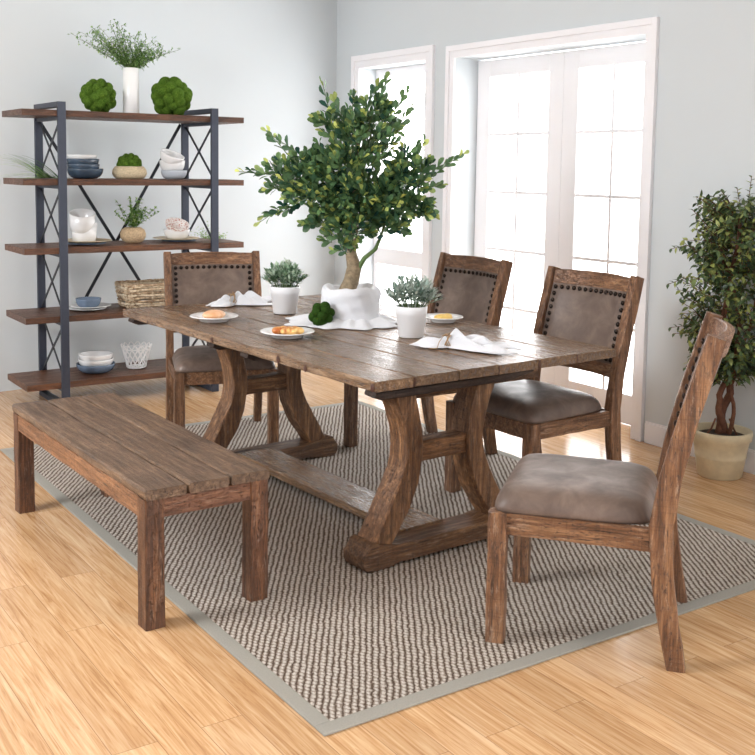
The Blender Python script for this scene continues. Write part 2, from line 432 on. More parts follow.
# french doors: two leaves, each with ten panes
def leaf_door(name, y0, y1, hinge):
    o = bpy.data.objects.new(name, None); COL.objects.link(o); o['kind'] = 'structure'
    x0, x1 = .200, .245; st = .133; gy0, gy1, gz0, gz1 = y0+st, y1-st, .19, 2.185
    f = MB(); f.box((x0, y0, .008), (x1, gy0, 2.302)); f.box((x0, gy1, .008), (x1, y1, 2.302))
    f.box((x0, gy0, .008), (x1, gy1, gz0)); f.box((x0, gy0, gz1), (x1, gy1, 2.302))
    fr = f.build('door_frame', M['trim'], o, bevel=.003)
    g = MB(); cy = (gy0+gy1)/2
    g.box((x0+.006, cy-.010, gz0), (x1-.006, cy+.010, gz1))
    for k in range(1, 5):
        z = gz0+(gz1-gz0)*k/5; g.box((x0+.006, gy0, z-.010), (x1-.006, cy-.010, z+.010)); g.box((x0+.006, cy+.010, z-.010), (x1-.006, gy1, z+.010))
    g.build('glazing_bars', M['trim'], fr)
    p = MB(); p.box((x0+.02, gy0, gz0), (x0+.025, gy1, gz1)); p.build('pane', M['glass'], o)
    return o
leaf_door('door_1', -1.333, DY1-.004, 1)
leaf_door('door_2', DY0+.004, -1.335, -1)
# window with two stacked sashes
w = bpy.data.objects.new('window_1', None); COL.objects.link(w); w['kind'] = 'structure'
m = MB(); x0, x1 = .15, .20
m.box((x0, WY0, WZ0), (x1, WY0+.05, WZ1)); m.box((x0, WY1-.05, WZ0), (x1, WY1, WZ1))
m.box((x0, WY0+.05, WZ0), (x1, WY1-.05, WZ0+.07)); m.box((x0, WY0+.05, WZ1-.06), (x1, WY1-.05, WZ1)); m.box((x0-.02, WY0+.05, .775), (x1, WY1-.05, .905))
m.build('window_frame', M['trim'], w, bevel=.003)
m = MB()
for k in (1, 2):
    y = WY0+.05+(WY1-WY0-.1)*k/3; m.box((x0+.008, y-.009, .905), (x1-.008, y+.009, WZ1-.06))
m.build('glazing_bars', M['trim'], w)
m = MB(); m.box((x0+.02, WY0+.05, WZ0+.07), (x0+.025, WY1-.05, WZ1-.06)); m.build('pane', M['glass'], w)

# ------------------------------------------------------------------ rug
RX0, RX1, RY0, RY1, RT = -3.167, -.858, -3.975, -.60, .008
t = thing('area_rug', 'large beige and brown looped wool rug with grey border under the dining set', 'rug', (0,0,0))
m = MB(); b = .052
m.box((RX0+b, RY0+b, .0005), (RX1-b, RY1-b, RT)); m.build('rug_field', M['rug'], t)
m = MB(); m.box((RX0, RY0, .0005), (RX1, RY0+b, RT+.001)); m.box((RX0, RY1-b, .0005), (RX1, RY1, RT+.001))
m.box((RX0, RY0+b, .0005), (RX0+b, RY1-b, RT+.001)); m.box((RX1-b, RY0+b, .0005), (RX1, RY1-b, RT+.001))
m.build('rug_border', M['binding'], t, bevel=.003)

# ------------------------------------------------------------------ dining table
TZ = .762; tyaw = .0474
TO = Vector((-2.46, -3.1506, 0)); TW, TL = 1.3435, 2.298
t = thing('dining_table', 'long rustic brown plank dining table on two curved trestles', 'table', (TO.x, TO.y, RT), tyaw)
H = TZ-RT; TH = .040
m = MB(); edges = [0, .19, .415, .63, .86, 1.09, TW]
for i in range(6):
    a, b_ = edges[i]+.0028, edges[i+1]-.0028
    m.beam(((a+b_)/2, 0, H-TH/2), ((a+b_)/2, TL, H-TH/2), (1,0,0), b_-a, TH, .004, .001, tone=i*.613+.2, step=.08)
top = m.build('tabletop', M['top_y'], t)
for (yy, dz, r) in ((.012, .012, .013), (.47, .010, .012), (.68, .014, .014), (1.27, .012, .011), (1.98, .006, .008)):
    m = MB(); m.ball((.000, yy, H-TH+dz+.004), r, 12, 8, (.14, 1, 1.25)); m.build('knot', M['knot'], top)
for (xx, w_) in ((.19, .010), (.63, .007), (.86, .012), (1.09, .007)):
    m = MB(); m.box((xx-w_/2, -.0012, H-TH+.003), (xx+w_/2, .010, H-.004)); m.build('end_notch', M['knot'], top)
for y in (.05, 1.0, 1.32, TL-.07):
    m = MB(); m.sweep([(-.012+.03, y, H-TH-.014), (.05, y, H-TH-.022), (TW-.62, y, H-TH-.020), (TW-.5, y, H-TH-.008)], (0,1,0), .07, [.018,.034,.034,.012], .005)
    m.build('cleat', M['darkwood'], t)
# trestles
CX0 = .412                                       # trestle centre in table coordinates
def trestle(yf, foot_x0, foot_x1, CX):
    yc = yf+.07; parts = []
    m = MB(); n = 9
    w_ = foot_x1-foot_x0; half = [(.0, .028), (.0, .060), (.022, .088), (.030, .104), (.052, .112), (.072, .104), (.12, .094), (.18, .084)]
    base = [(.175, .012), (.13, .002), (.03, 0), (.012, .008)]
    ol = [(foot_x0+x, z) for x, z in half]+[(foot_x1-x, z) for x, z in half[::-1]]
    ol += [(foot_x1-x, z) for x, z in base[::-1]]+[(foot_x0+x, z) for x, z in base]
    m.prism(ol[::-1], yf, yf+.14, .3)
    m.build('foot', M['table_x'], t, bevel=.005)
    for s in (-1, 1):
        m = MB(); P, Wd = [], []
        zs = [.070+.625*i/17 for i in range(18)]
        for z in zs:
            xo = interp([.07,.11,.2,.29,.38,.46,.55,.63,.70], [.385,.355,.305,.250,.207,.197,.212,.243,.280], z)
            xi = interp([.07,.11,.16,.235,.335,.43,.5,.58,.70], [.285,.250,.220,.165,.130,.118,.120,.137,.168], z)
            P.append((CX+s*(xo+xi)/2, yc, z)); Wd.append(abs(xo-xi))
        for i in range(18):
            p, q = P[max(i-1, 0)], P[min(i+1, 17)]; Wd[i] *= (q[2]-p[2])/math.hypot(q[2]-p[2], q[0]-p[0])
        P[-1] = (P[-1][0], yc, H-TH-.002)
        m.sweep(P, (0,1,0), .115, Wd, .005, .0008, .1+.37*s); m.build('curved_upright', M['table_z'], t)
    m = MB(); m.beam((CX-.125, yc, .428), (CX+.125, yc, .428), (0,1,0), .075, .082, .004, tone=.77); m.build('crossbar', M['table_x'], t)
    m = MB(); m.beam((CX-.30, yc, H-TH-.03), (CX+.52, yc, H-TH-.03), (0,1,0), .085, .055, .004, tone=.47); m.build('apron', M['table_x'], t)
trestle(.05, 0.0, .80, CX0)
trestle(1.475, .02, .865, CX0+.025)
m = MB(); m.beam((CX0-.04, .16, .076), (CX0-.04, 1.50, .076), (1,0,0), .205, .036, .004, .0012, .9, .08); m.build('stretcher', M['top_y'], t)

# ------------------------------------------------------------------ bench
BW, BL, BH = .475, 1.487, .4833
t = thing('bench', 'low rustic plank bench left of the dining table', 'bench', (-3.3374, -3.1074, 0), .0217)
m = MB(); e = [0, .158, .318, BW]
for i in range(3):
    m.beam(((e[i]+e[i+1])/2, 0, BH-.018), ((e[i]+e[i+1])/2, BL, BH-.018), (1,0,0), e[i+1]-e[i]-.008, .036, .007, .001, i*.55+.1, .08)
m.build('seat_top', M['bench_top'], t)
for (sx, sy) in ((0,0),(1,0),(0,1),(1,1)):
    x = .036+.004 if not sx else BW-.040; y = .040 if not sy else BL-.040
    m = MB(); m.beam((x, y, (RT if sx else 0)), (x, y, BH-.037), (1,0,0), .070, .070, .004, .0008, .2*sx+.4*sy); m.build('leg', M['bench_z'], t)
for x in (.022, BW-.022):
    m = MB(); m.beam((x, .075, BH-.036-.037), (x, BL-.075, BH-.036-.037), (1,0,0), .028, .072, .003, tone=x, step=.1); m.build('apron', M['bench_y'], t)
for y in (.024, BL-.024):
    m = MB(); m.beam((.075, y, BH-.036-.035), (BW-.075, y, BH-.036-.035), (0,1,0), .028, .068, .003, tone=y*.7); m.build('apron', M['bench_x'], t)

# ------------------------------------------------------------------ dining chairs (local: facing +x, origin between the front feet)
def make_chair():
    t = thing('dining_chair', 'tmp', 'chair')
    for s in (1, -1):
        m = MB(); m.beam((0, s*.262, 0), (0, s*.262, .437), (0,1,0), .058, .060, .004, .0008, .3+s*.2, .05); m.build('leg', M['chair_z'], t)
    for s in (1, -1):
        m = MB(); zs = [0, .06, .12, .20, .28, .36, .44, .52, .60, .70, .80, .90, 1.0, 1.048]
        xs = [interp([0,.12,.28,.44,.60,.80,1.048], [-.573,-.547,-.521,-.510,-.533,-.580,-.650], z) for z in zs]
        ws = [interp([0,.3,.44,.6,1.05], [.058,.068,.074,.066,.056], z) for z in zs]
        m.sweep([(x, s*.268, z) for x, z in zip(xs, zs)], (0,1,0), .042, ws, .004, .0007, .6+s*.17)
        for v in m.v[:8]: v.z = 0.0
        m.build('leg', M['chair_z'], t)
    m = MB()
    for s in (1, -1): m.beam((-.482, s*.268, .400), (-.028, s*.264, .400), (0,1,0), .030, .072, .003, tone=.5+.2*s)
    m.beam((.004, -.235, .400), (.004, .235, .400), (1,0,0), .030, .072, .003, tone=.8); m.beam((-.495, -.247, .400), (-.495, .247, .400), (1,0,0), .030, .072, .003, tone=.15)
    m.build('seat_frame', M['chair_x'], t)
    m = MB()   # cushion: soft slab, a little wider at the front, lying on the rails
    NSG = 72; secs = [(.0, .436), (.95, .436), (.99, .437), (1.0, .443), (.996, .453), (.982, .465), (.96, .477), (.93, .488), (.885, .498), (.82, .506), (.72, .512), (.58, .517), (.4, .520), (.2, .522), (0, .5225)]
    vs = []; rings = []
    for (k, z) in secs:
        if k == 0: rings.append([len(vs)]); vs.append(Vector((-.235, 0, z))); continue
        ring = []
        for i in range(NSG):
            a = 2*PI*i/NSG; c, q = math.cos(a), math.sin(a); e_ = .20+.45*(1-k)
            x = math.copysign(abs(c)**e_, c)*k; y = math.copysign(abs(q)**e_, q)*k
            X = -.232+x*.254; Y = y*(.273+.012*x-.010*(x < -.6)*(-x-.6)/.4)
            ring.append(len(vs)); vs.append(Vector((X, Y, z)))
        rings.append(ring)
    fs = []
    for A, B in zip(rings, rings[1:]):
        for i in range(NSG):
            j = (i+1) % NSG
            if len(A) == 1: fs.append((A[0], B[j], B[i]))
            elif len(B) == 1: fs.append((A[i], A[j], B[0]))
            else: fs.append((A[i], A[j], B[j], B[i]))
    m.add(vs, fs, 0, True)
    m.build('seat', M['leather'], t)
    # back: direction of the upper stiles
    def bx(z): return interp([.44,.60,.80,1.048], [-.510,-.533,-.580,-.650], z)
    def rail(z0, z1, th, bow, name, tone):
        m = MB(); n = 13; h = z1-z0; P = []
        for i in range(n):
            y = -.250+.5*i/(n-1); k = 1-(y/.25)**2; P.append(Vector((bx((z0+z1)/2)-bow*k-.002, y, (z0+z1)/2)))
        nrm = Vector((1, 0, .28)).normalized()
        m.sweep(P, nrm, th, [h+ (.010*(1-(p.y/.25)**2) if name == 'top_rail' else 0) for p in P], .004, .0006, tone)
        return m.build(name, M['chair_y'], t)
    rail(.970, 1.040, .030, .045, 'top_rail', .25); rail(.575, .640, .028, .034, 'lower_rail', .7)
    m = MB()
    def pan(u, v, f):
        y = -.245+.49*u; z = .634+.346*v; k = 1-(y/.25)**2
        ru = min(u, 1-u)*.49; rv = min(v, 1-v)*.346; e = min(ru, rv)
        puff = .012*smooth01(e/.045) if f > 0 else 0
        return Vector((bx(z)-(.034+.010*v)*k+f*(.010+puff), y, z))
    m.grid(lambda u, v: pan(1-u, v, 1), 26, 20); m.grid(lambda u, v: pan(u, v, -1), 26, 20)
    back = m.build('backrest', M['leather'], t)
    m = MB()
    pts = [(.045+.91*i/13, .93) for i in range(14)]+[(.045+.91*i/13, .07) for i in range(14)]
    pts += [(.045, .93-.86*i/9) for i in range(1, 9)]+[(.955, .93-.86*i/9) for i in range(1, 9)]
    for (u, v) in pts:
        p = pan(u, v, 1)+Vector((.003, 0, .001)); m.ball(p, .0118, 10, 6, (.6, 1, 1))
    m.build('nailhead_trim', M['stud'], back)
    return t
chair = make_chair()
CH = [('A', -2.187, -3.617, 2.249, 'brown wooden chair with taupe leather seat angled at the near end of the table'),
      ('B', -1.517, -2.713, 3.171, 'nearer of the two leather chairs in front of the glass doors'),
      ('C', -1.509, -1.779, 3.144, 'farther of the two leather chairs in front of the glass doors'),
      ('D', -2.106, -1.188, -1.883, 'leather dining chair at the far end of the table in front of the shelf')]
for i, (k, x, y, a, lab) in enumerate(CH):
    c = chair if i == 0 else copy_tree(chair)
    if k == 'D': c.scale = (.97, .98, .975)
    c.location = (x, y, RT+.001 if k != 'A' else RT); c.rotation_euler = (0, 0, a); tag(c, lab, 'chair', 'dining chairs around the table')
# the rear leg of the near chair that stands off the rug reaches down to the floor
for ch in list(chair.children):
    if ch.name.startswith('leg') and ch.data.vertices[0].co.x < -.4 and ch.data.vertices[0].co.y > 0:
        ch.data = ch.data.copy()
        for v in ch.data.vertices:
            if v.co.z < .01: v.co.z -= RT

# ------------------------------------------------------------------ shelf unit
SX0, SX1, SY0, SY1 = -2.8008, -1.3107, .183, .6392
SZ = [1.8728, 1.4482, 1.0218, .5905, .1697]; ST = .0383
t = thing('shelving_unit', 'five tier open shelf with dark steel frame and brown wooden boards against the back wall', 'shelf', (0,0,0))
for i, z in enumerate(SZ):
    m = MB(); m.beam((SX0, (SY0+SY1)/2, z-ST/2), (SX1, (SY0+SY1)/2, z-ST/2), (0,1,0), SY1-SY0, ST, .002, .0004, i*.37, .1); m.build('shelf_board', M['shelf_wood'], t)
PX = [(-2.5907, -2.5407), (-1.5622, -1.5122)]; PZ = 1.9243; PF, PB = SY0-.026, SY1+.004
for (a, b) in PX:
    o = MB(); o.box((a, PF, 0), (b, PF+.024, PZ)); o.build('post', M['metal'], t, bevel=.002)
    o = MB(); o.box((a, PB, 0), (b, PB+.026, PZ)); o.build('post', M['metal'], t, bevel=.002)
    o = MB(); o.box((a, PF+.024, PZ-.032), (b, PB, PZ)); o.build('side_rail', M['metal'], t, bevel=.002)
    o = MB(); o.box((a, PF+.024, 0), (b, PB, .03)); o.build('side_rail', M['metal'], t, bevel=.002)
    for z in SZ:
        o = MB(); o.box((a+.008, PF+.024, z-ST-.022), (b-.008, PB, z-ST-.001)); o.build('side_rail', M['metal'], t)
    for k in range(4):
        zt = SZ[k]-ST-.024; zb = SZ[k+1]+.004; xm = (a+b)/2
        o = MB(); o.beam((xm-.006, PF+.028, zt), (xm-.006, PB-.004, zb), (1,0,0), .005, .020, .001, 0); o.beam((xm+.002, PF+.028, zb), (xm+.002, PB-.004, zt), (1,0,0), .005, .020, .001, 0)
        o.build('side_brace', M['bar'], t)
o = MB(); yb = PB+.030
o.beam((-2.56, yb, 1.83), (-1.769, yb, .56), (0,1,0), .005, .022, .001, 0); o.beam((-1.56, yb+.006, 1.83), (-2.303, yb+.006, .56), (0,1,0), .005, .022, .001, 0)
o.build('back_brace', M['bar'], t)
SHY = .40
def onshelf(k): return SZ[k]+.0005

# ---- crockery helpers
def bowl_prof(r, h, foot=.45, th=.006, curve=.6):
    P = [(0, 0), (r*foot, 0)]
    n = 8
    for i in range(1, n+1):
        s = i/n; P.append((r*(foot+(1-foot)*math.sin(s*PI/2)**curve), h*(s**1.25)))
    P.append((r-th, h-.001))
    for i in range(n-1, 0, -1):
        s = i/n; P.append((max(.001, r*(foot+(1-foot)*math.sin(s*PI/2)**curve)-th), max(th, h*(s**1.25))))
    P.append((r*foot*.6, th)); P.append((0, th)); return P
def plate_prof(r, h=.014):
    return [(0,0),(r*.55,0),(r*.62,h*.35),(r*.97,h*.9),(r,h),(r*.98,h+.003),(r*.66,h*.55),(r*.58,h*.32),(0,h*.3)]
def dish(name, mat, prof, loc, label, cat, group=None, tilt=None, seg=48, fn=None):
    m = MB(); m.lathe(prof, seg, fn=fn); o = m.build(name, mat, loc=loc, rot=tilt); return tag(o, label, cat, group)

# top shelf: two moss balls and a vase of fine greenery
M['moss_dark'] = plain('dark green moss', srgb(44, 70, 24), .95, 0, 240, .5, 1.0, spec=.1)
def moss_ball(loc, r, label, n=46, lump=.30, flat=1.0, name='moss_ball', group=None, seed=1, zmin=-2, mat='moss'):
    R = random.Random(seed); m = MB(); m.ball((0, 0, 0), r*.82, 24, 16, (1, 1, flat))
    for i in range(n):
        z = 1-2*(i+.5)/n; a = i*2.39996+R.uniform(-.15, .15)
        if z < zmin: continue
        q = math.sqrt(1-z*z); d = Vector((q*math.cos(a), q*math.sin(a), z*flat))
        m.ball(d*r*.80, r*lump*R.uniform(.78, 1.1), 12, 8)
    o = m.build(name, M[mat], loc=loc); return tag(o, label, 'moss ball', group)
moss_ball((-2.250, SHY, onshelf(0)+.108), .104, 'green moss ball left of the white vase on the top shelf', seed=3, n=36, lump=.36)
moss_ball((-1.745, SHY, onshelf(0)+.125), .124, 'larger green moss ball right of the white vase on the top shelf', seed=5, n=36, lump=.36)
def twiggy(m, base, d, L, n, R, W, LL, droop=.3, tone=(0, 1), side=1.0, shape=1):
    p = Vector(base); d = Vector(d).normalized(); pts = [p.copy()]
    for i in range(n):
        d = (d+Vector((R.uniform(-.12,.12), R.uniform(-.12,.12), -droop/n+R.uniform(-.05,.05)))).normalized(); p = p+d*(L/n); pts.append(p.copy())
    return pts
t = thing('vase', 'tall white cylinder vase holding fine green sprigs on the top shelf', 'vase', (-2.030, SHY, onshelf(0)))
m = MB(); m.lathe([(0,0),(.050,0),(.053,.004),(.053,.30),(.050,.303),(.047,.298),(.047,.02),(0,.02)], 40); m.build('vase_body', M['ceramic'], t)
m = MB(); st = MB(); R = random.Random(11)
for i in range(95):
    a = R.uniform(0, 2*PI)
    lean = R.uniform(.15, 1.0); dx = R.choice((-1, 1))*lean*1.0 + R.uniform(-.2,.2); dy = R.uniform(-.35, .35)
    L = R.uniform(.12, .25)*(1+.45*abs(dx)) ; p0 = Vector((R.uniform(-.02,.02), R.uniform(-.02,.02), .28))
    if dx < 0: L *= 1.22
    pts = twiggy(None, p0, (dx*1.25, dy, .95), L, 8, R, 0, 0, .30)
    st.tube(pts, [.0011]*len(pts), 4, cap=False)
    for k in range(2, len(pts)):
        for q in range(2):
            pp = pts[k]; dd = Vector((R.uniform(-1,1), R.uniform(-1,1), R.uniform(-.6,.9))).normalized()
            tw = pp+dd*R.uniform(.012, .034); st.tube([pp, tw], .0007, 3, cap=False)
            for z in range(4):
                ld = (dd+Vector((R.uniform(-1,1), R.uniform(-1,1), R.uniform(-1,1)))).normalized()
                m.leaf(pp.lerp(tw, R.uniform(.3, 1)), ld, Vector((0,.1,1)), R.uniform(.009, .016), .0075, R.uniform(0, 1), 0.1, 1)
m.build('foliage', M['leaf_fern'], t); st.build('stems', M['greenstem'], t)

# second shelf
t = thing('grass_bunch', 'loose bunch of long green grass blades at the left end of the second shelf', 'plant', (-2.55, .33, onshelf(1)))
m = MB(); R = random.Random(4)
for i in range(70):
    a = R.uniform(-.5, .5); tall = R.random()
    L = R.uniform(.12, .34); p = Vector((R.uniform(-.09, .03), R.uniform(.0, .05), .004))
    d = Vector((-1.0, R.uniform(-.5, .35)-.0, R.uniform(.05, 1.1))).normalized() if i < 46 else Vector((R.uniform(.3,1), R.uniform(-.3,.3), .3)).normalized()
    if i >= 46: L = R.uniform(.04, .08)
    tn = R.random(); n = 7; q = p.copy(); sd = d.cross(Vector((0,0,1))).normalized()
    prev = None; vs = []
    for k in range(n+1):
        w = .0056*(1-(k/n)**1.3)+.0004; vs += [q-sd*w, q+sd*w]
        d = (d+Vector((0, 0, -.085))).normalized(); q = q+d*(L/n); q.z = max(q.z, .003)
    m.add(vs, [(2*k, 2*k+1, 2*k+3, 2*k+2) for k in range(n)], tn, True)
m.build('grass_blades', M['leaf_grass'], t, solid=.0006)
for ch in t.children: ch.location = (0, -.0, 0)
xb = -2.345; zb = onshelf(1)
dish('bowl', M['darkbowl'], bowl_prof(.116, .066, .5), (xb, SHY, zb), 'wide slate blue bowl, lowest of the stack on the second shelf', 'bowl', 'stacked blue bowls on the second shelf')
dish('bowl', M['darkbowl'], bowl_prof(.104, .062, .5), (xb-.012, SHY, zb+.0335), 'slate blue bowl in the middle of the stack on the second shelf', 'bowl', 'stacked blue bowls on the second shelf')
dish('bowl', M['darkbowl'], bowl_prof(.104, .062, .5), (xb-.014, SHY, zb+.0660), 'slate blue bowl directly under the white bowl on the second shelf', 'bowl', 'stacked blue bowls on the second shelf')
dish('bowl', M['ceramic'], bowl_prof(.097, .042, .5), (xb-.020, SHY, zb+.112), 'shallow white bowl topping the stack of slate blue bowls', 'bowl')
t = thing('planter', 'low round woven planter filled with a green moss mound on the second shelf', 'planter', (-2.045, SHY, zb))
m = MB(); prof = [(0,0),(.080,0),(.100,.012),(.112,.035),(.108,.060),(.094,.080),(.086,.084),(.080,.078),(.078,.055),(0,.055)]
m.lathe(prof, 96, fn=lambda r, z, a: r*(1+.018*math.sin(a*24+ (PI if int(z*90) % 2 else 0)))); m.build('woven_bowl', M['seagrass'], t)
m = MB(); R = random.Random(9); m.ball((0,0,.080), .076, 20, 12, (1,1,.85))
for i in range(26):
    z = 1-(i+.5)/26; a = i*2.4; q = math.sqrt(1-z*z); m.ball((.066*q*math.cos(a), .066*q*math.sin(a), (.084+.066*z)), .025*R.uniform(.8,1.1), 10, 7)
m.build('moss_mound', M['moss'], t)
xr = -1.742
dish('bowl', M['palebowl'], bowl_prof(.088, .060, .55), (xr+.012, SHY, zb), 'pale grey bowl at the bottom of the white stack on the second shelf', 'bowl')
dish('bowl', M['ceramic'], bowl_prof(.086, .075, .6), (xr, SHY, zb+.052), 'upright white bowl in the middle of the stack by the right post', 'bowl')
dish('bowl', M['ceramic'], bowl_prof(.083, .070, .55), (xr-.022, SHY-.004, zb+.108), 'tilted white bowl topping the stack by the right post', 'bowl', tilt=(.38, .22, 0))

# third shelf
z3 = onshelf(2)
dish('plate', M['bluebowl'], plate_prof(.140, .012), (-2.365, SHY-.02, z3), 'grey blue plate under the pale wooden plate, left on the third shelf', 'plate')
dish('plate', M['woodplate'], plate_prof(.165, .012), (-2.345, SHY+.0, z3+.0145), 'pale wooden plate under the white cups, left on the third shelf', 'plate')
cup = [(0,0),(.060,0),(.066,.004),(.070,.03),(.080,.092),(.076,.092),(.064,.03),(.058,.01),(0,.01)]
cup2 = [(0,0),(.064,0),(.074,.006),(.078,.04),(.083,.120),(.079,.120),(.073,.04),(.064,.012),(0,.012)]
dish('cup', M['ceramic'], cup2, (-2.358, SHY-.005, z3+.0195), 'lower wide white cup on the plates of the third shelf', 'cup')
dish('cup', M['ceramic'], cup2, (-2.372, SHY-.008, z3+.0930), 'tilted white cup set in the lower cup on the third shelf', 'cup', tilt=(.30, -.08, 0))
t = thing('potted_plant', 'small leafy green plant in a round twine ball pot on the third shelf', 'plant', (-2.025, SHY, z3))
m = MB()
m.lathe([(0,0),(.045,0),(.066,.012),(.082,.038),(.084,.06),(.074,.088),(.052,.104),(.040,.104),(.038,.09),(0,.09)], 64, fn=lambda r, z, a: r*(1+.03*math.sin(a*14+z*150))); m.build('twine_pot', M['twineball'], t)
m = MB(); st = MB(); R = random.Random(21)
for i in range(26):
    d = Vector((R.uniform(-.9,1.15), R.uniform(-.5,.5), R.uniform(.7,1.2))); L = R.uniform(.12, .22)
    pts = twiggy(None, (R.uniform(-.02,.02), R.uniform(-.02,.02), .095), d, L, 7, R, 0, 0, .15); st.tube(pts, .0013, 4, cap=False)
    for k in range(1, len(pts)):
        for q in range(4):
            dd = Vector((R.uniform(-1,1), R.uniform(-1,1), R.uniform(-.2,1))).normalized(); m.leaf(pts[k], dd, Vector((0,0,1)), R.uniform(.018,.030), .012, R.uniform(.1,1), .1, 1)
m.build('foliage', M['leaf_fern'], t); st.build('stems', M['greenstem'], t)
dish('plate', M['bluebowl'], plate_prof(.118, .010), (-1.700, SHY-.01, z3), 'grey blue plate under the wooden plate, right on the third shelf', 'plate')
dish('plate', M['woodplate'], plate_prof(.160, .010), (-1.71, SHY+.015, z3+.0135), 'pale wooden plate under the speckled bowl, right on the third shelf', 'plate')
dish('bowl', M['ceramic'], bowl_prof(.090, .066, .5), (-1.712, SHY-.0, z3+.018), 'white bowl on the wooden plate holding the red speckled bowl', 'bowl')
dish('bowl', M['speckle'], bowl_prof(.082, .06, .45), (-1.718, SHY+.0, z3+.072), 'red speckled bowl leaning inside the white bowl on the third shelf', 'bowl', tilt=(.46, 0, 0))
t = thing('fern_sprig', 'small pale green fern sprig at the right end of the third shelf', 'plant', (-1.455, SHY+.02, z3))
m = MB(); R = random.Random(31)
for i in range(46):
    d = Vector((R.uniform(-.5,1.4), R.uniform(-.6,.6), R.uniform(.15,.9))); L = R.uniform(.05, .13)
    pts = twiggy(None, (R.uniform(-.05,.05), R.uniform(-.03,.03), .003), d, L, 5, R, 0, 0, .5)
    for k in range(1, len(pts)):
        pts[k].z = max(pts[k].z, .006)
        for q in range(3):
            dd = Vector((R.uniform(-1,1), R.uniform(-1,1), R.uniform(0,1))).normalized(); m.leaf(pts[k], dd, Vector((0,0,1)), R.uniform(.010,.016), .006, R.uniform(.4,1), .0, 1)
m.build('foliage', M['leaf_fern'], t)

# fourth shelf
z4 = onshelf(3)
dish('plate', M['ceramic'], plate_prof(.125, .014), (-2.345, SHY, z4), 'white plate at the bottom of the pair on the fourth shelf', 'plate')
dish('plate', M['ceramic'], plate_prof(.132, .014), (-2.315, SHY+.012, z4+.013), 'white plate directly under the blue bowl on the fourth shelf', 'plate')
dish('bowl', M['bluebowl'], bowl_prof(.082, .058, .6), (-2.335, SHY-.0, z4+.0185), 'single grey blue bowl standing on white plates on the fourth shelf', 'bowl')
t = thing('wicker_basket', 'rectangular weathered wicker basket on the fourth shelf', 'basket', (-1.938, SHY, z4))
m = MB()
def rect_pt(s, a, b, rr=.03):
    # rounded rectangle by superellipse
    c, n_ = math.cos(s), math.sin(s); e = .32
    return Vector((a*math.copysign(abs(c)**e, c), b*math.copysign(abs(n_)**e, n_), 0))
NS = 30
for row in range(8):
    z = .012+row*.0185; k = 1+.16*(z/.15); pts = []
    for i in range(NS*5):
        s = 2*PI*i/(NS*5); p = rect_pt(s, .155*k, .105*k); o_ = .007*math.sin(s*NS/2+(PI if row % 2 else 0)); nrm = Vector((p.x/.155, p.y/.105, 0)).normalized()
        p = p+nrm*o_; p.z = z+.003*math.sin(s*7+row*2); pts.append(p)
    m.tube(pts, .0078, 6, tone=row*.37+.1, closed=True)
for i in range(NS):
    s = 2*PI*(i+.5)/NS; a = rect_pt(s, .155, .105); b_ = rect_pt(s, .180, .122); m.tube([a+Vector((0,0,.004)), b_+Vector((0,0,.15))], .0055, 5, tone=i*.29)
m.build('basket_weave', M['wicker'], t)
m = MB()
for ph in (0, PI):
    pts = []
    for i in range(120):
        s = 2*PI*i/120; p = rect_pt(s, .182, .124); p.z = .155+.006*math.sin(s*18+ph); pts.append(p*1.0)
    m.tube(pts, .0075, 6, closed=True)
m.build('basket_rim', M['wicker'], t)
m = MB(); m.box((-.145, -.095, .002), (.145, .095, .008)); m.build('basket_base', M['wicker'], t)

# bottom shelf
z5 = onshelf(4)
dish('bowl', M['bluebowl'], bowl_prof(.126, .062, .5), (-2.292, SHY, z5), 'wide grey blue bowl under the white bowls on the bottom shelf', 'bowl')
dish('bowl', M['ceramic'], bowl_prof(.114, .058, .55), (-2.290, SHY, z5+.036), 'white bowl resting in the grey blue bowl on the bottom shelf', 'bowl')
dish('bowl', M['ceramic'], bowl_prof(.110, .058, .55), (-2.290, SHY, z5+.068), 'white bowl topping the stack of bowls on the bottom shelf', 'bowl')
t = thing('wire_basket', 'small white openwork wire basket with scalloped rim on the bottom shelf', 'basket', (-2.010, SHY, z5))
m = MB()
def cone(a, z): r = .062+.040*(z/.16)**1.2; return Vector((r*math.cos(a), r*math.sin(a), z))
for k in range(14):
    for s in (1, -1):
        m.tube([cone(2*PI*k/14+s*2*PI/14*2*u/8, .012+.125*u/8) for u in range(9)], .0034, 5)
for k in range(14):
    a0 = 2*PI*k/14; m.tube([cone(a0+2*PI/14*u/8, .137+.026*math.sin(PI*u/8)) for u in range(9)], .0040, 5)
m.build('wire_lattice', M['white_wire'], t)
for z in (.012, .137):
    m = MB(); m.tube([cone(2*PI*k/48, z) for k in range(48)], .0034, 6, closed=True); m.build('wire_ring', M['white_wire'], t)
m = MB(); m.lathe([(0,.004),(.060,.004),(.062,.010),(0,.010)], 32)
for k in range(4): m.ball((.05*math.cos(PI/4+k*PI/2), .05*math.sin(PI/4+k*PI/2), .004), .006, 8, 6, (1,1,.65))
m.build('basket_base', M['white_wire'], t)
dish('bowl', M['bluebowl'], bowl_prof(.125, .052, .5), (-1.665, SHY, z5), 'grey blue bowl behind the far chair on the bottom shelf', 'bowl')
dish('bowl', M['ceramic'], bowl_prof(.116, .050, .5), (-1.665, SHY, z5+.034), 'white bowl in the grey blue bowl behind the far chair', 'bowl')

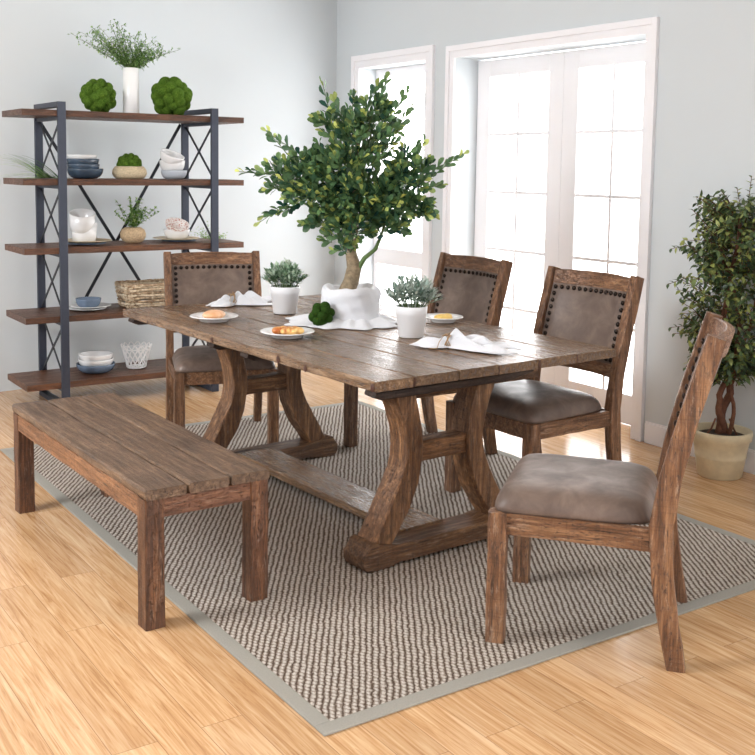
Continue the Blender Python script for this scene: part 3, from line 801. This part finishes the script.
# ------------------------------------------------------------------ things on the table
ZT = TZ+.0025
def dinner_plate(x, y, r, label):
    return dish('plate', M['ceramic'], [(0,0),(r*.56,0),(r*.60,.004),(r*.64,.014),(r*.97,.024),(r,.027),(r*.975,.030),(r*.66,.021),(r*.58,.012),(0,.010)], (x, y, ZT), label, 'plate', 'white dinner plates on the table')
dinner_plate(-2.328, -1.500, .123, 'white plate with a smooth peach bun at the far left of the table')
dinner_plate(-2.245, -2.110, .126, 'white plate with a golden glazed pastry near the left table edge')
dinner_plate(-1.318, -2.085, .104, 'white plate with yellow cake behind the pot with grey leaves')
m = MB(); m.ball((0,0,.014), .068, 28, 14, (1.0,.8,.36)); tag(m.build('bread_bun', M['bun'], loc=(-2.328, -1.500, ZT+.018), rot=(0,0,.6)), 'smooth round peach coloured bun on the far left plate', 'bread')
m = MB()
for (x, y, r) in ((-.045,0,.026),(-.020,.014,.028),(.006,-.008,.030),(.032,.010,.028),(.054,-.004,.023),(-.010,-.022,.022),(.030,-.024,.020)):
    m.ball((x, y, .018), r, 16, 10, (1.05, 1, .72))
tag(m.build('pastry', M['pastry'], loc=(-2.245, -2.110, ZT+.011), rot=(0,0,-.55)), 'golden brown glazed braided pastry on the middle plate', 'pastry')
m = MB(); m.ball((0,0,.012), .048, 24, 12, (1,.75,.42)); m.ball((.022,.01,.022), .022, 14, 8, (1.1,1,.5))
tag(m.build('cake', M['yolk'], loc=(-1.318, -2.085, ZT+.009), rot=(0,0,-.55)), 'small yellow cake on the plate by the right table edge', 'cake')

def herb_pot(x, y, r, h, mat, seed, label, fr, fh, pale):
    t = thing('potted_plant', label, 'plant', (x, y, ZT))
    m = MB(); m.lathe([(0,.002),(r*.70,.002),(r*.72,0),(r*.78,.004),(r*.93,h*.72),(r*.985,h*.74),(r,h*.98),(r*.99,h),(r*.93,h),(r*.92,h*.82),(0,h*.82)], 48); pt_ = m.build('pot', M['pot'], t)
    m = MB(); m.lathe([(0,h*.84),(r*.90,h*.84),(r*.5,h*.90),(0,h*.92)][::-1], 24); m.build('soil', M['soil'], pt_)
    m = MB(); st = MB(); R = random.Random(seed)
    for i in range(74):
        a = R.uniform(0, 2*PI); q = math.sqrt(R.random()); base = Vector((r*.6*q*math.cos(a), r*.6*q*math.sin(a), h*.86))
        tip = Vector((fr*q*math.cos(a)*R.uniform(.8,1.08), fr*q*math.sin(a)*R.uniform(.8,1.08), h*.92+fh*math.sqrt(max(0.02, 1-.82*q*q))*R.uniform(.75,1.08)))
        st.tube([base, base.lerp(tip, .5)+Vector((0,0,.012)), tip], .0012, 4, cap=False)
        d0 = (tip-base).normalized()
        for k in range(9):
            f = .35+.65*k/8; p = base.lerp(tip, f)+Vector((0,0,.012*(1-abs(2*f-1)))); aa = k*2.4+i
            d = (d0*(.55+.7*(k/8))+Vector((math.cos(aa), math.sin(aa), .15))*(1.0-.45*k/8)).normalized()
            m.leaf(p, d, Vector((0,0,1)), R.uniform(.026,.038), R.uniform(.012,.017), min(1, max(0, R.gauss(.50+pale+.25*f, .24))), .12, 1)
    m.build('foliage', mat, t); st.build('stems', M['greenstem'], t)
herb_pot(-1.878, -1.425, .080, .146, M['leaf_pot'], 41, 'small green herb plant in a white pot on the far half of the table', .118, .130, -.02)
herb_pot(-1.742, -2.388, .075, .146, M['leaf_pot2'], 42, 'small grey green herb plant in a white pot near the folded napkin', .135, .140, .10)
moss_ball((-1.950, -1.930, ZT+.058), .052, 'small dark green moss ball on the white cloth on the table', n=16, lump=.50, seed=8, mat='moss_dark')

# napkins: two gathered fans of linen tied with twine
def napkin(loc, rz, L, W, Hh, seed, label, flip=1):
    t = thing('napkin', label, 'napkin', loc, rz)
    R = random.Random(seed); ph = [R.uniform(0, 6.28) for _ in range(6)]
    m = MB(); NU, NV = 72, 110
    tie = .36
    def width(s):
        if s < tie: return interp([0,.06,.2,.32,tie], [.30,.42,.46,.30,.16], s)
        return interp([tie,.46,.62,.82,.95,1.0], [.16,.40,.74,1.0,.82,.55], s)
    def height(s):
        if s < tie: return interp([0,.1,.22,.32,tie], [.10,.45,.62,.60,.55], s)
        return interp([tie,.44,.56,.75,.92,1.0], [.55,1.0,.85,.66,.44,.12], s)
    def f(u, v):
        s = u; a = -1+2*v; w = W*width(s)/2; hh = Hh*height(s)
        x = (s-tie)*L; y = a*w+.012*math.sin(s*5+ph[0])*(s > tie)*(s-tie)
        env = (1-abs(a)**2.2)
        rip = .5+.5*math.sin(a*11+ph[1]+2.0*math.sin(s*5+ph[2])); rip2 = .5+.5*math.sin(a*21+ph[3]+s*9+math.sin(s*13))
        z = .005+hh*env*(.14+.68*rip**.8+.12*rip2)*(.78+.22*math.sin(s*19+a*5+ph[0]))
        x += .05*math.sin(a*5+ph[4])*(abs(s-tie)**1.5)*2+.02*math.sin(a*13+ph[5])*abs(s-tie)
        return Vector((x, y, max(.003, z)))
    m.grid(f, NU, NV)
    m.build('linen_cloth', M['linen'], t, solid=.003)
    m = MB(); rr = W*.16/2+.004; zz = Hh*.55
    for k in range(4):
        dx = (k-1.5)*.004; m.tube([(dx+.006*math.sin(3*q/24*6.28+k), rr*1.05*math.cos(2*PI*q/24), zz*.50+.003+(zz*.56)*math.sin(2*PI*q/24)) for q in range(24)], .0022, 5, closed=True)
    for s in (-1, 1):
        m.tube([(0, 0, zz+.004), (-.015, s*.012, zz+.010), (-.035, s*.03, zz*.6), (-.05-.01*s, s*.045-.01, .006), (-.075, s*.055-.01, .004)], .0018, 5)
        m.tube([(0, 0, zz+.004), (.010, s*.016, zz+.018), (.022*s, s*.03, zz+.008), (.0, 0, zz+.004)], .0018, 5)
    m.build('twine_tie', M['twine'], t)
napkin((-1.985, -1.015, ZT), math.atan2(.05, .16)-.25, .36, .26, .105, 51, 'white linen napkin tied with twine behind the far green herb pot')
napkin((-1.782, -2.722, ZT), math.atan2(-.27, .17)+.18, .40, .20, .095, 52, 'white linen napkin tied with twine near the right end of the table')

# wrapped bonsai
TB_ = Vector((-1.745, -1.865, ZT))
t = thing('bonsai_tree', 'large leafy green tree standing at the table centre, its pot wrapped in white cloth', 'tree', TB_)
m = MB(); m.lathe([(0,.002),(.10,.002),(.125,.15),(.115,.15),(.108,.13),(0,.13)], 32); m.build('pot', M['pot'], t)
R = random.Random(77)
def wrapf(u, v):
    a = 2*PI*u; z = .172*v
    base = interp([0,.12,.3,.6,.85,1], [.150,.150,.146,.146,.150,.142], v)
    r = base*(1+.018*math.sin(a*5+v*5)+.020*math.sin(a*3-v*9+1)*math.sin(v*6)+.008*math.sin(a*13+v*9))
    z += .005*math.sin(a*3+.6)*v+.003*math.sin(a*7)*v
    return Vector((r*math.cos(a), r*math.sin(a), z+.004))
m = MB(); m.grid(wrapf, 120, 30)
def lip(u, v):
    p = wrapf(u, 1.0); a = 2*PI*u; r = math.hypot(p.x, p.y); rr = r-.055*v
    return Vector((rr*math.cos(a), rr*math.sin(a), p.z+.008*math.sin(PI*min(1, v*1.6))-.03*v*v+.006*math.sin(a*13)*v))
m.grid(lip, 120, 8)
tcl = thing('cloth', 'white gauzy cloth wrapped around the big tree pot and spread on the table', 'cloth', TB_)
m.build('gathered_wrap', M['linen'], tcl, solid=.004)
def skirt(u, v):
    a = 2*PI*u; c = math.cos(a-2.6); ext = .05+.135*max(0, math.cos(a-math.radians(150)))**2+.055*max(0, math.cos(a-math.radians(-55)))**2+.05*max(0, math.cos(a-math.radians(-115)))**2
    r = .140+(ext)*v*(1+.16*math.sin(a*9)+.08*math.sin(a*17+1))
    z = .003+.030*(1-v)**1.5+.013*(.5+.5*math.sin(a*11+2*math.sin(a*3)+v*2))*math.sin(PI*min(1, v*.9+.1))
    return Vector((r*math.cos(a), r*math.sin(a), z))
m = MB(); m.grid(skirt, 150, 14); m.build('spread_edge', M['linen'], tcl, solid=.003)
# camera-plane helper directions are only used to lay out the natural left and right spread of the crown
RT_ = Vector((.829, -.559, 0)); BK = Vector((.559, .829, 0)); UP = Vector((0, 0, 1))
def loc3(u, v, d=0.0):            # sideways, height, depth in metres about the trunk foot
    return RT_*u+UP*v+BK*d
m = MB(); pts = [loc3(-.020,.10), loc3(-.022,.15), loc3(.004,.21,.01), loc3(.018,.28,.0), loc3(.000,.36,-.01), loc3(.016,.48,0), loc3(.010,.60,0), loc3(.02,.75,.01), loc3(.03,.92,0)]
m.tube(pts, [.060,.044,.040,.038,.028,.022,.018,.012,.006], 12)
m.build('trunk', M['bark'], t)
br = MB(); lf = MB()
def branch(path, r0, r1=.003):
    n = 8; P = []
    for i in range(n+1):
        s = i/n*(len(path)-1); k = min(int(s), len(path)-2); P.append(path[k].lerp(path[k+1], s-k))
    br.tube(P, [r0+(r1-r0)*i/n for i in range(n+1)], 6, cap=False)
branch([loc3(.03,.26,-.01), loc3(.07,.33,-.02), loc3(.125,.375,-.02), loc3(.15,.43,0), loc3(.18,.56,0)], .015, .005)
branch([loc3(.12,.375,-.02), loc3(.16,.46,.03), loc3(.20,.60,.05)], .007, .004)
# blobs of twigs: (sideways, height, radius, number)
blobs = [(-.03,.72,.22,52),(.14,.62,.18,38),(-.17,.66,.18,36),(.03,.88,.18,36),(.11,1.02,.11,18),(-.07,.98,.12,16),(.26,.68,.15,24),(-.28,.70,.14,18),(.02,.50,.15,26),(-.12,.52,.12,16),(.32,.60,.10,10),(.20,.50,.10,12),(.09,1.08,.08,10),(.30,.74,.13,16),(.24,.60,.13,14),(-.22,.78,.12,14),(.02,.62,.2,24),(-.06,.42,.07,9),(.16,.50,.07,7)]
hub = loc3(.01,.50,0)
def sprig(p0, p1, n, L=.056, W=.029, tipy=True):
    d0 = (p1-p0).normalized(); br.tube([p0, p0.lerp(p1,.5)+UP*.006, p1], [.0028,.0022,.0016], 5, cap=False)
    for k in range(n):
        f = (k+.6)/n; p = p0.lerp(p1, f); a = k*2.4+R.uniform(0, .6); o1 = d0.orthogonal().normalized(); o2 = d0.cross(o1)
        out = o1*math.cos(a)+o2*math.sin(a); w = .9-.4*f
        d = (d0*(.6+.6*f)+out*w+UP*.28).normalized()
        base = .22+.26*f; tn = min(1, max(0, R.gauss(base, .16)))
        if k >= n-2 and R.random() < .55: tn = R.uniform(.75, 1)
        s_ = R.uniform(.78, 1.1)*(.8 if f > .85 else 1)
        lf.leaf(p, d, (UP*.5+out*.3+Vector((R.gauss(0,.7), R.gauss(0,.7), R.gauss(0,.4)))).normalized(), L*s_, W*s_, tn, R.uniform(.05,.25), 0)
for (u, v, r, n) in blobs:
    c = loc3(u, v, 0); branch([hub, hub.lerp(c, .5)+UP*.03, c], .008, .004)
    for i in range(int(n*.95)):
        z = R.uniform(-.55, 1); a = R.uniform(0, 2*PI); q = math.sqrt(max(0, 1-z*z)); dd = Vector((q*math.cos(a), q*math.sin(a), z))
        rr = r*R.uniform(.70, 1.22); p1 = c+Vector((dd.x*rr, dd.y*rr, dd.z*rr)); p0 = c+dd*rr*.25+(-UP)*.02
        sprig(p0.lerp(p1, .35), p1, 10)
spikes = [((-.22,.70),(-.50,.76),14),((-.30,.72),(-.57,.755),13),((-.20,.80),(-.39,.93),11),((-.32,.84),(-.43,.96),7),((-.24,.60),(-.44,.535),11),((-.3,.60),(-.46,.50),9),((-.10,1.0),(-.15,1.20),10),((-.04,1.0),(-.09,1.12),8),((.10,1.05),(.17,1.22),10),((.08,1.10),(.13,1.19),8),
          ((.18,1.0),(.27,1.16),9),((.2,.95),(.3,1.08),7),((.30,.72),(.50,.82),13),((.40,.74),(.56,.86),10),((.30,.66),(.46,.70),10),((.25,.62),(.42,.54),10),((.28,.70),(.36,.92),9),((.22,.8),(.34,.90),8),((.02,.36),(-.09,.36),7),((.02,.40),(-.10,.44),8),((-.0,.44),(-.08,.50),7),((.17,.46),(.26,.50),7),((.17,.44),(.10,.46),6),((.02,.32),(.0,.40),5),((.0,1.08),(.0,1.14),7)]
for (a, b_, n) in spikes:
    dp = R.uniform(-.06, .06); p0 = loc3(a[0], a[1], dp*.4); p1 = loc3(b_[0], b_[1], dp); branch([hub.lerp(p0, .4), hub.lerp(p0, .8)+UP*.02, p0], .005, .003) if a[1] > .5 else None
    sprig(p0, p1, n)
br.build('branches', M['greenstem'], t); lf.build('foliage', M['leaf_bonsai'], t)

# ------------------------------------------------------------------ ficus tree in the corner by the doors
FX, FY = -.172, -2.945
t = thing('ficus_tree', 'tall ficus tree in a cream clay pot on the floor right of the glass doors', 'tree', (FX, FY, 0))
m = MB(); m.lathe([(0,0),(.104,0),(.110,.006),(.125,.10),(.128,.105),(.127,.112),(.138,.185),(.150,.195),(.153,.225),(.151,.238),(.142,.241),(.134,.236),(.130,.20),(0,.20)], 56); pt_ = m.build('pot', M['claypot'], t)
m = MB(); m.lathe([(0,.222),(.07,.218),(.124,.208)], 40, fn=lambda r, z, a: r*(1+.01*math.sin(a*7))); m.build('soil', M['soil'], pt_)
R = random.Random(99); m = MB()
stems = [[loc3(-.01,.21,0), loc3(-.005,.30,.01), loc3(.035,.42,.01), (loc3(.02,.55,0)), loc3(-.03,.72,0), loc3(.0,.95,0), loc3(.03,1.15,0), loc3(.05,1.34,0)],
         [loc3(.02,.21,0), loc3(-.02,.33,-.02), loc3(-.03,.42,-.02), loc3(.05,.55,.0), loc3(.07,.75,0), loc3(.03,.95,0), loc3(-.05,1.15,0)],
         [loc3(.03,.21,-.02), loc3(.05,.32,-.03), loc3(.03,.45,-.02), loc3(.06,.62,-.03), loc3(.13,.85,-.02), loc3(.16,1.1,0)]]
for k, s in enumerate(stems):
    P = []
    for i in range(25):
        q = i/24*(len(s)-1); j = min(int(q), len(s)-2); P.append(s[j].lerp(s[j+1], q-j)+Vector((.004*math.sin(i+k), .004*math.cos(i*1.3), 0)))
    m.tube(P, [(.022, .018, .010)[k]*(1-.75*i/24)+.002 for i in range(25)], 8)
for (a, b_) in ((-.09, -.04), (.07, .03)):
    m.tube([loc3(a, .215, -.03), loc3((a+b_)/2, .25, -.035), loc3(b_, .30, -.02)], .005, 6)
m.build('trunk', M['brownstem'], t)
br = MB(); lf = MB()
XLIM = -FX-.03
def inside(p): return Vector((min(p.x, XLIM-.01), p.y, p.z))
def rad(h):     # crown half width by height
    return interp([.50,.62,.80,.95,1.1,1.25,1.38,1.47,1.58], [.10,.20,.25,.29,.27,.30,.27,.17,.05], h)
for i in range(480):
    h = R.uniform(.52, 1.42); h = h if R.random() > .12 else R.uniform(1.05, 1.42); a = R.uniform(0, 2*PI)
    shift = interp([.5,.8,1.0,1.3,1.5], [.03,.0,.03,.06,.10], h)
    rr = rad(h)*math.sqrt(R.uniform(.1, 1.0)); c = loc3(shift, h, 0)
    p1 = inside(c+Vector((rr*math.cos(a), rr*math.sin(a), R.uniform(-.03,.05)))); p0 = inside(c+Vector((rr*.55*math.cos(a), rr*.55*math.sin(a), -.05)))
    br.tube([p0, p0.lerp(p1,.5)+UP*.012, p1], [.0022,.0018,.001], 4, cap=False)
    n = 9; d0 = (p1-p0).normalized()
    for k in range(n):
        f = (k+.5)/n; aa = k*2.4+i; o1 = d0.orthogonal().normalized(); o2 = d0.cross(o1)
        d = (d0*.5+(o1*math.cos(aa)+o2*math.sin(aa))*.9+UP*-.2).normalized(); p = p0.lerp(p1, f)
        if p.x+d.x*.03 > XLIM: d.x = -abs(d.x)
        tn = min(1, max(0, R.gauss(.42, .22))); tn = R.uniform(.7, 1) if R.random() < .18 else tn
        lf.leaf(p, d, (UP+Vector((R.gauss(0,.6), R.gauss(0,.6), 0))).normalized(), R.uniform(.030,.044), R.uniform(.018,.025), tn, R.uniform(.1,.4), 1)
tips = [((-.16,.78),(-.29,.76)),((-.14,.74),(-.27,.73)),((-.22,1.18),(-.30,1.16)),((-.20,1.02),(-.31,.98)),((-.12,1.28),(-.20,1.36)),((.04,1.38),(.02,1.47)),((.08,1.40),(.09,1.53)),((.13,1.38),(.17,1.49)),((-.1,.62),(-.17,.56)),((-.15,.66),(-.2,.55)),((.2,.6),(.22,.5))]
for (a, b_) in tips:
    p0, p1 = inside(loc3(a[0], a[1])), inside(loc3(b_[0], b_[1])); br.tube([p0, p1], .0016, 4, cap=False); d0 = (p1-p0).normalized()
    for k in range(9):
        aa = k*2.4; o1 = d0.orthogonal().normalized(); o2 = d0.cross(o1); d = (d0*.5+(o1*math.cos(aa)+o2*math.sin(aa))*.8).normalized()
        lf.leaf(p0.lerp(p1, (k+.5)/9), d, UP, .032, .016, R.choice((.3,.5,.9)), .2, 1)
br.build('branches', M['brownstem'], t); lf.build('foliage', M['leaf_ficus'], t)

# ------------------------------------------------------------------ light
W = bpy.data.worlds.new('daylight'); S.world = W; W.use_nodes = True
nt = W.node_tree; bg = nt.nodes['Background']
tc = nt.nodes.new('ShaderNodeTexCoord'); sp = nt.nodes.new('ShaderNodeSeparateXYZ'); nt.links.new(tc.outputs['Generated'], sp.inputs[0])
cr = nt.nodes.new('ShaderNodeValToRGB'); mr = nt.nodes.new('ShaderNodeMapRange'); mr.inputs[1].default_value = -1; mr.inputs[2].default_value = 1
nt.links.new(sp.outputs[0], mr.inputs[0]); nt.links.new(mr.outputs[0], cr.inputs[0])
e = cr.color_ramp.elements; e[0].position = .50; e[0].color = (.100,.103,.109,1); e[1].position = .62; e[1].color = (1,1,1,1)
nt.links.new(cr.outputs[0], bg.inputs[0]); bg.inputs[1].default_value = 8.0
def area(name, loc, target, sx, sy, power, col=(1,1,1)):
    l = bpy.data.lights.new(name, 'AREA'); l.shape = 'RECTANGLE'; l.size = sx; l.size_y = sy; l.energy = power; l.color = col
    o = bpy.data.objects.new(name, l); COL.objects.link(o); o.location = loc; o.rotation_euler = (Vector(target)-Vector(loc)).to_track_quat('-Z', 'Y').to_euler(); return o
area('studio_softbox', (-6.3, -2.2, 2.6), (-2.0, -2.6, .3), 1.2, 1.2, 190, (.97, .985, 1))

# ------------------------------------------------------------------ camera
cx, cy, cz, yaw, pitch, roll, f, px, py = -4.5833, -6.2909, 1.5546, .5932, -.1001, .0135, 1044.4753, 374.4753, 271.0877
fw = Vector((math.sin(yaw)*math.cos(pitch), math.cos(yaw)*math.cos(pitch), math.sin(pitch)))
rt = Vector((math.cos(yaw), -math.sin(yaw), 0)); up = rt.cross(fw)
r2 = rt*math.cos(roll)+up*math.sin(roll); u2 = -rt*math.sin(roll)+up*math.cos(roll)
cam = bpy.data.cameras.new('camera'); co = bpy.data.objects.new('camera', cam); COL.objects.link(co)
mw = Matrix.Identity(4)
for i in range(3): mw[i][0] = r2[i]; mw[i][1] = u2[i]; mw[i][2] = -fw[i]; mw[i][3] = (cx, cy, cz)[i]
co.matrix_world = mw; cam.sensor_width = 36; cam.lens = f/755*36; cam.shift_x = -(px-377.5)/755; cam.shift_y = (py-377.5)/755
cam.clip_start = .05; S.camera = co
S.view_settings.view_transform = 'Standard'; S.view_settings.look = 'None'; S.view_settings.gamma = 1; S.view_settings.use_curve_mapping = False
S.view_settings.exposure = 0.0
